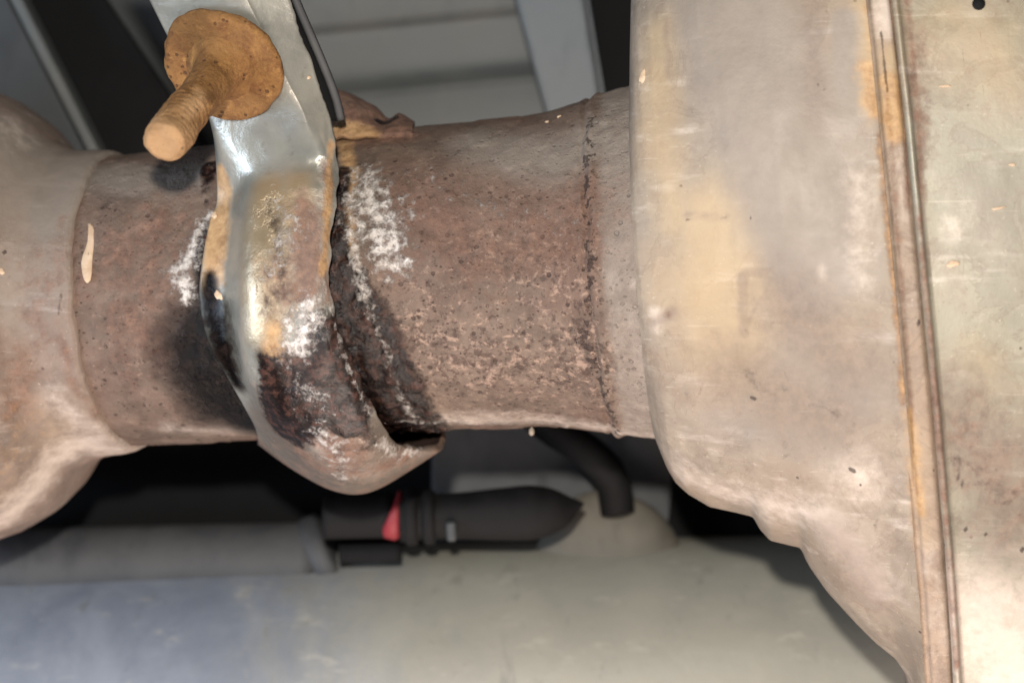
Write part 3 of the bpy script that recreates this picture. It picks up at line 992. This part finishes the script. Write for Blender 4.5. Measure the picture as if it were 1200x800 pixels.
    a['mauve'] = mx(a['mauve'], 0.6 * um)
    a['clean'] = stain(g, [(300, 160), (345, 178), (392, 168)], 34, power=0.5)
    a['pit'] = mx(0.62 * stain(g, [(310, 240), (330, 300), (320, 360)], 60), 0.6 * stain(g, [(385, 520), (400, 555)], 44))
    g = g + (np.clip(a['brown'] + a['salt'] + 0.6 * a['rust'], 0, 1) * (fbm(g, 14, 57, 3).ravel() - 0.5) * 7).reshape(nu, nv)[..., None] * np.array([0, -1, 0])
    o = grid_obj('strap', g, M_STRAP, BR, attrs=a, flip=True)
    o.data.materials.append(M_INNER)
    add_mod(o, 'SOLIDIFY', thickness=9 * S, offset=-1.0, material_offset=1, material_offset_rim=0)
    return o


STRAP = build_strap()


def build_return():
    # folded-back rear flange of the arm, seen past the right edge across a dark slot
    rows = []
    web = []  # black strip put in as the shade inside the slot
    for py, xr, w in [(-90, 310, 3), (-45, 324, 4), (0, 340, 5), (40, 353, 9), (80, 367, 12), (115, 379, 13), (140, 388, 10)]:
        rows.append([arm_pt(xr + w, py, -74), arm_pt(xr + w + .5, py, -66), arm_pt(xr + w + 1.5, py, -62), arm_pt(xr + w + 2.5, py, -70)])
        web.append([arm_pt(xr - 30, py, -70), arm_pt(xr - 8, py, -72), arm_pt(xr + w - 4, py, -72), arm_pt(xr + w + 2, py, -68)])
    for nm, rr_, mt in (('rear_flange', rows, M_MIDGREY), ('slot_shade', web, M_DARK)):
        g = catmull(np.array(rr_), 6)
        g = np.swapaxes(catmull(np.swapaxes(g, 0, 1), 6), 0, 1)
        o = grid_obj(nm, g, mt, BR)
        add_mod(o, 'SOLIDIFY', thickness=4 * S, offset=-1.0)


build_return()


def build_back_tab():
    rows = []
    for ph, xs, hs in [(-62, [392, 400, 412, 426, 440, 452, 466, 484], [8, 10, 10, 8, 6, 4, 3, 2]),
                       (-72, [386, 396, 410, 424, 438, 450, 466, 484], [26, 30, 28, 22, 14, 8, 10, 4]),
                       (-84, [382, 392, 406, 422, 440, 455, 468, 486], [46, 50, 46, 38, 27, 12, 16, 5]),
                       (-98, [382, 392, 406, 422, 440, 455, 468, 486], [48, 52, 48, 40, 28, 13, 17, 5]),
                       (-115, [382, 392, 406, 420, 436, 452, 466, 484], [36, 40, 38, 30, 20, 10, 10, 4]),
                       (-140, [380, 390, 404, 418, 434, 450, 464, 480], [20, 22, 22, 18, 14, 8, 6, 3])]:
        row = []
        for x, h in zip(xs, hs):
            t = solve_t(x, R(ph), 178 + h)
            row.append(ring_pt(t, R(ph), pipe_r(t) + h + 1))
        rows.append(row)
    g = catmull(np.array(rows), 8)
    g = np.swapaxes(catmull(np.swapaxes(g, 0, 1), 8), 0, 1)
    g = g + (fbm(g, 30, 81, 3) - 0.5)[..., None] * np.array([0, 0, 1]) * 8
    a = {'rust': 0.8 + 0 * g[..., 0].ravel(), 'orange': 0.9 * stain(g, [(400, 145), (430, 150)], 22),
         'mauve': 0.6 * stain(g, [(410, 115), (430, 125)], 30), 'brown': stain(g, [(448, 138), (460, 134)], 10)}
    o = grid_obj('back_tab', g, M_PIPE, BR, attrs=a)
    add_mod(o, 'SOLIDIFY', thickness=7 * S, offset=-1.0)


build_back_tab()

# ------------------------------------------------------------------ rusty bolt with washer
B0 = arm_pt(263, 74, 2)
TIP = P(191, 170, -322)
AXB = TIP - B0
LB = np.linalg.norm(AXB)
AXB = AXB / LB
E1 = np.cross(AXB, [0, 0, 1.0]); E1 /= np.linalg.norm(E1)
E2 = np.cross(E1, AXB)
BO = empty('bolt', B0, 'orange rusty bolt with round washer sticking out of the bracket arm', 'bolt')


def lathe(name, prof, mat, parent, seg=72, wob=1.5, seed=1, attrs=None, helix=None):
    th = np.linspace(0, 2 * np.pi, seg, endpoint=False)
    rows = []
    for z, r in prof:
        rr = np.full(seg, float(r))
        if helix is not None:
            rr = rr + helix(z, th) * (r > 4)
        rows.append(B0 + AXB * z + rr[:, None] * (np.cos(th)[:, None] * E1 + np.sin(th)[:, None] * E2))
    pts = np.array(rows)
    c = np.array([B0 + AXB * z for z, r in prof])[:, None, :]
    rad = pts - c
    L = np.linalg.norm(rad, axis=-1)[..., None] + 1e-6
    pts = pts + rad / L * ((fbm(pts, 22, seed, 3) - 0.5) * 2 * wob)[..., None] * np.clip(L / 10, 0, 1) + AXB * ((fbm(pts, 30, seed + 9, 3) - 0.5) * wob)[..., None]
    return grid_obj(name, pts, mat, parent, True, flip=True, attrs=attrs(pts) if attrs else None)


WR = 66.0
wash = [(0, 1), (0, WR * .6), (0, WR - 3), (2, WR), (6, WR + 0.5), (9, WR - 1), (11, WR - 4)] + [(11.5 + 1.5 * (1 - k), max(1, (WR - 5) * k)) for k in np.linspace(1, 0, 16)]
lathe('washer', wash, M_RUST, BO, 96, 5.5, 91)
rs = 22.0
prof = [(8, 40), (13, 37), (17, 31), (22, 27), (30, 24.5)] + [(z, rs) for z in np.linspace(38, LB - 7, 70)] + [(LB - 4, rs - .3), (LB - 3.5, rs - 1.5), (LB - .8, rs - 4.5), (LB - .3, rs - 5.2), (LB, rs - 6.5), (LB - .2, rs - 9), (LB - .4, 8), (LB - .4, 0.5)]


def thread(z, th):
    w = np.clip((z - 70) / 30, 0, 1) * np.clip((LB - 10 - z) / 8, 0, 1)
    return 0.45 * w * np.sin(2 * np.pi * z / 7.5 + th)


lathe('shank', prof, M_RUST, BO, 72, 3.6, 97, lambda p: {'pale': mx(0.75 * stain(p, [(192, 168)], 60, power=0.5), 0.6 * stain(p, [(215, 140), (240, 110)], 40))}, thread)

# drop of water under the pipe
c = P(623, 506, -30)
th = np.linspace(0, 2 * np.pi, 16, endpoint=False)
rows = [np.stack([r * np.cos(th), r * np.sin(th), np.full(16, z)], -1) + c for r, z in [(0.2, 6), (3, 3), (3.5, 0), (3, -2.5), (1.5, -4), (0.1, -4.4)]]
grid_obj('salt_drip', np.array(rows), M_CONE, EX, True)


# ------------------------------------------------------------------ dried splashes that stand on the metal
from mathutils.bvhtree import BVHTree
bpy.context.view_layer.update()
dg = bpy.context.evaluated_depsgraph_get()
M_SPLASH = mat_paint('dried_splash', lin(180, 152, 124), lin(206, 182, 156), 0.8, 0, 8.0)
TREES = {}


def splash(px, py, w, h, rot, parent, seed, spine=None):
    """thin dried drop lying on whichever exhaust surface is there"""
    d = Vector(P(px, py, 0) * S - CAMP * S).normalized()
    hit, loc, nor, idx, ob, mtx = scene.ray_cast(dg, Vector(CAMP * S), d)
    if not hit:
        return
    loc = np.array(loc) / S
    nor = np.array(nor)
    if nor[1] > 0: nor = -nor
    e1 = np.cross(nor, [0, 0, 1.0]); e1 /= np.linalg.norm(e1)
    if e1[0] < 0: e1 = -e1
    e2 = np.cross(e1, nor)
    if e2[2] < 0: e2 = -e2
    th = np.linspace(0, 2 * np.pi, 20, endpoint=False)
    r_ = np.random.default_rng(seed)
    wobl = 1 + 0.16 * np.sin(2 * th + r_.uniform(0, 6)) + 0.12 * np.sin(3 * th + r_.uniform(0, 6)) + 0.08 * np.sin(5 * th + r_.uniform(0, 6))
    c, s_ = math.cos(rot), math.sin(rot)
    rows = []
    for k, z in [(1.0, -2.0), (1.0, 0.3), (0.9, 0.9), (0.6, 1.3), (0.05, 1.4)]:
        u = k * w * wobl * np.cos(th); v = k * h * wobl * np.sin(th)
        if spine is not None:
            u = u + spine * np.sin(v / max(h, 1) * 2.2) * w
        a_, b_ = c * u - s_ * v, s_ * u + c * v
        rows.append(loc + a_[:, None] * e1 + b_[:, None] * e2 + z * nor)
    grid_obj('dried_splash', np.array(rows), M_SPLASH, parent, True)


for k, (x, y, w, h, r) in enumerate([(753, 90, 4.5, 6.5, 0), (1117, 309, 7, 3, 0.05), (1108, 101, 5, 1.4, 0), (1170, 244, 6, 1.6, 0.2), (1186, 193, 4, 1.4, -.1),
                                     (641, 143, 2.6, 1.8, .4), (655, 137, 2.4, 1.8, .4), (2, 318, 3, 3.5, 0)]):
    splash(x, y, w, h, r, EX, 100 + k)
splash(104, 298, 6.5, 32, 0.12, EX, 140, 0.6)
for k, (x, y, w, h, r) in enumerate([(251, 252, 3.5, 4, 0), (256, 346, 4, 6, .5), (362, 91, 2, 2, 0)]):
    splash(x, y, w, h, r, BR, 160 + k)
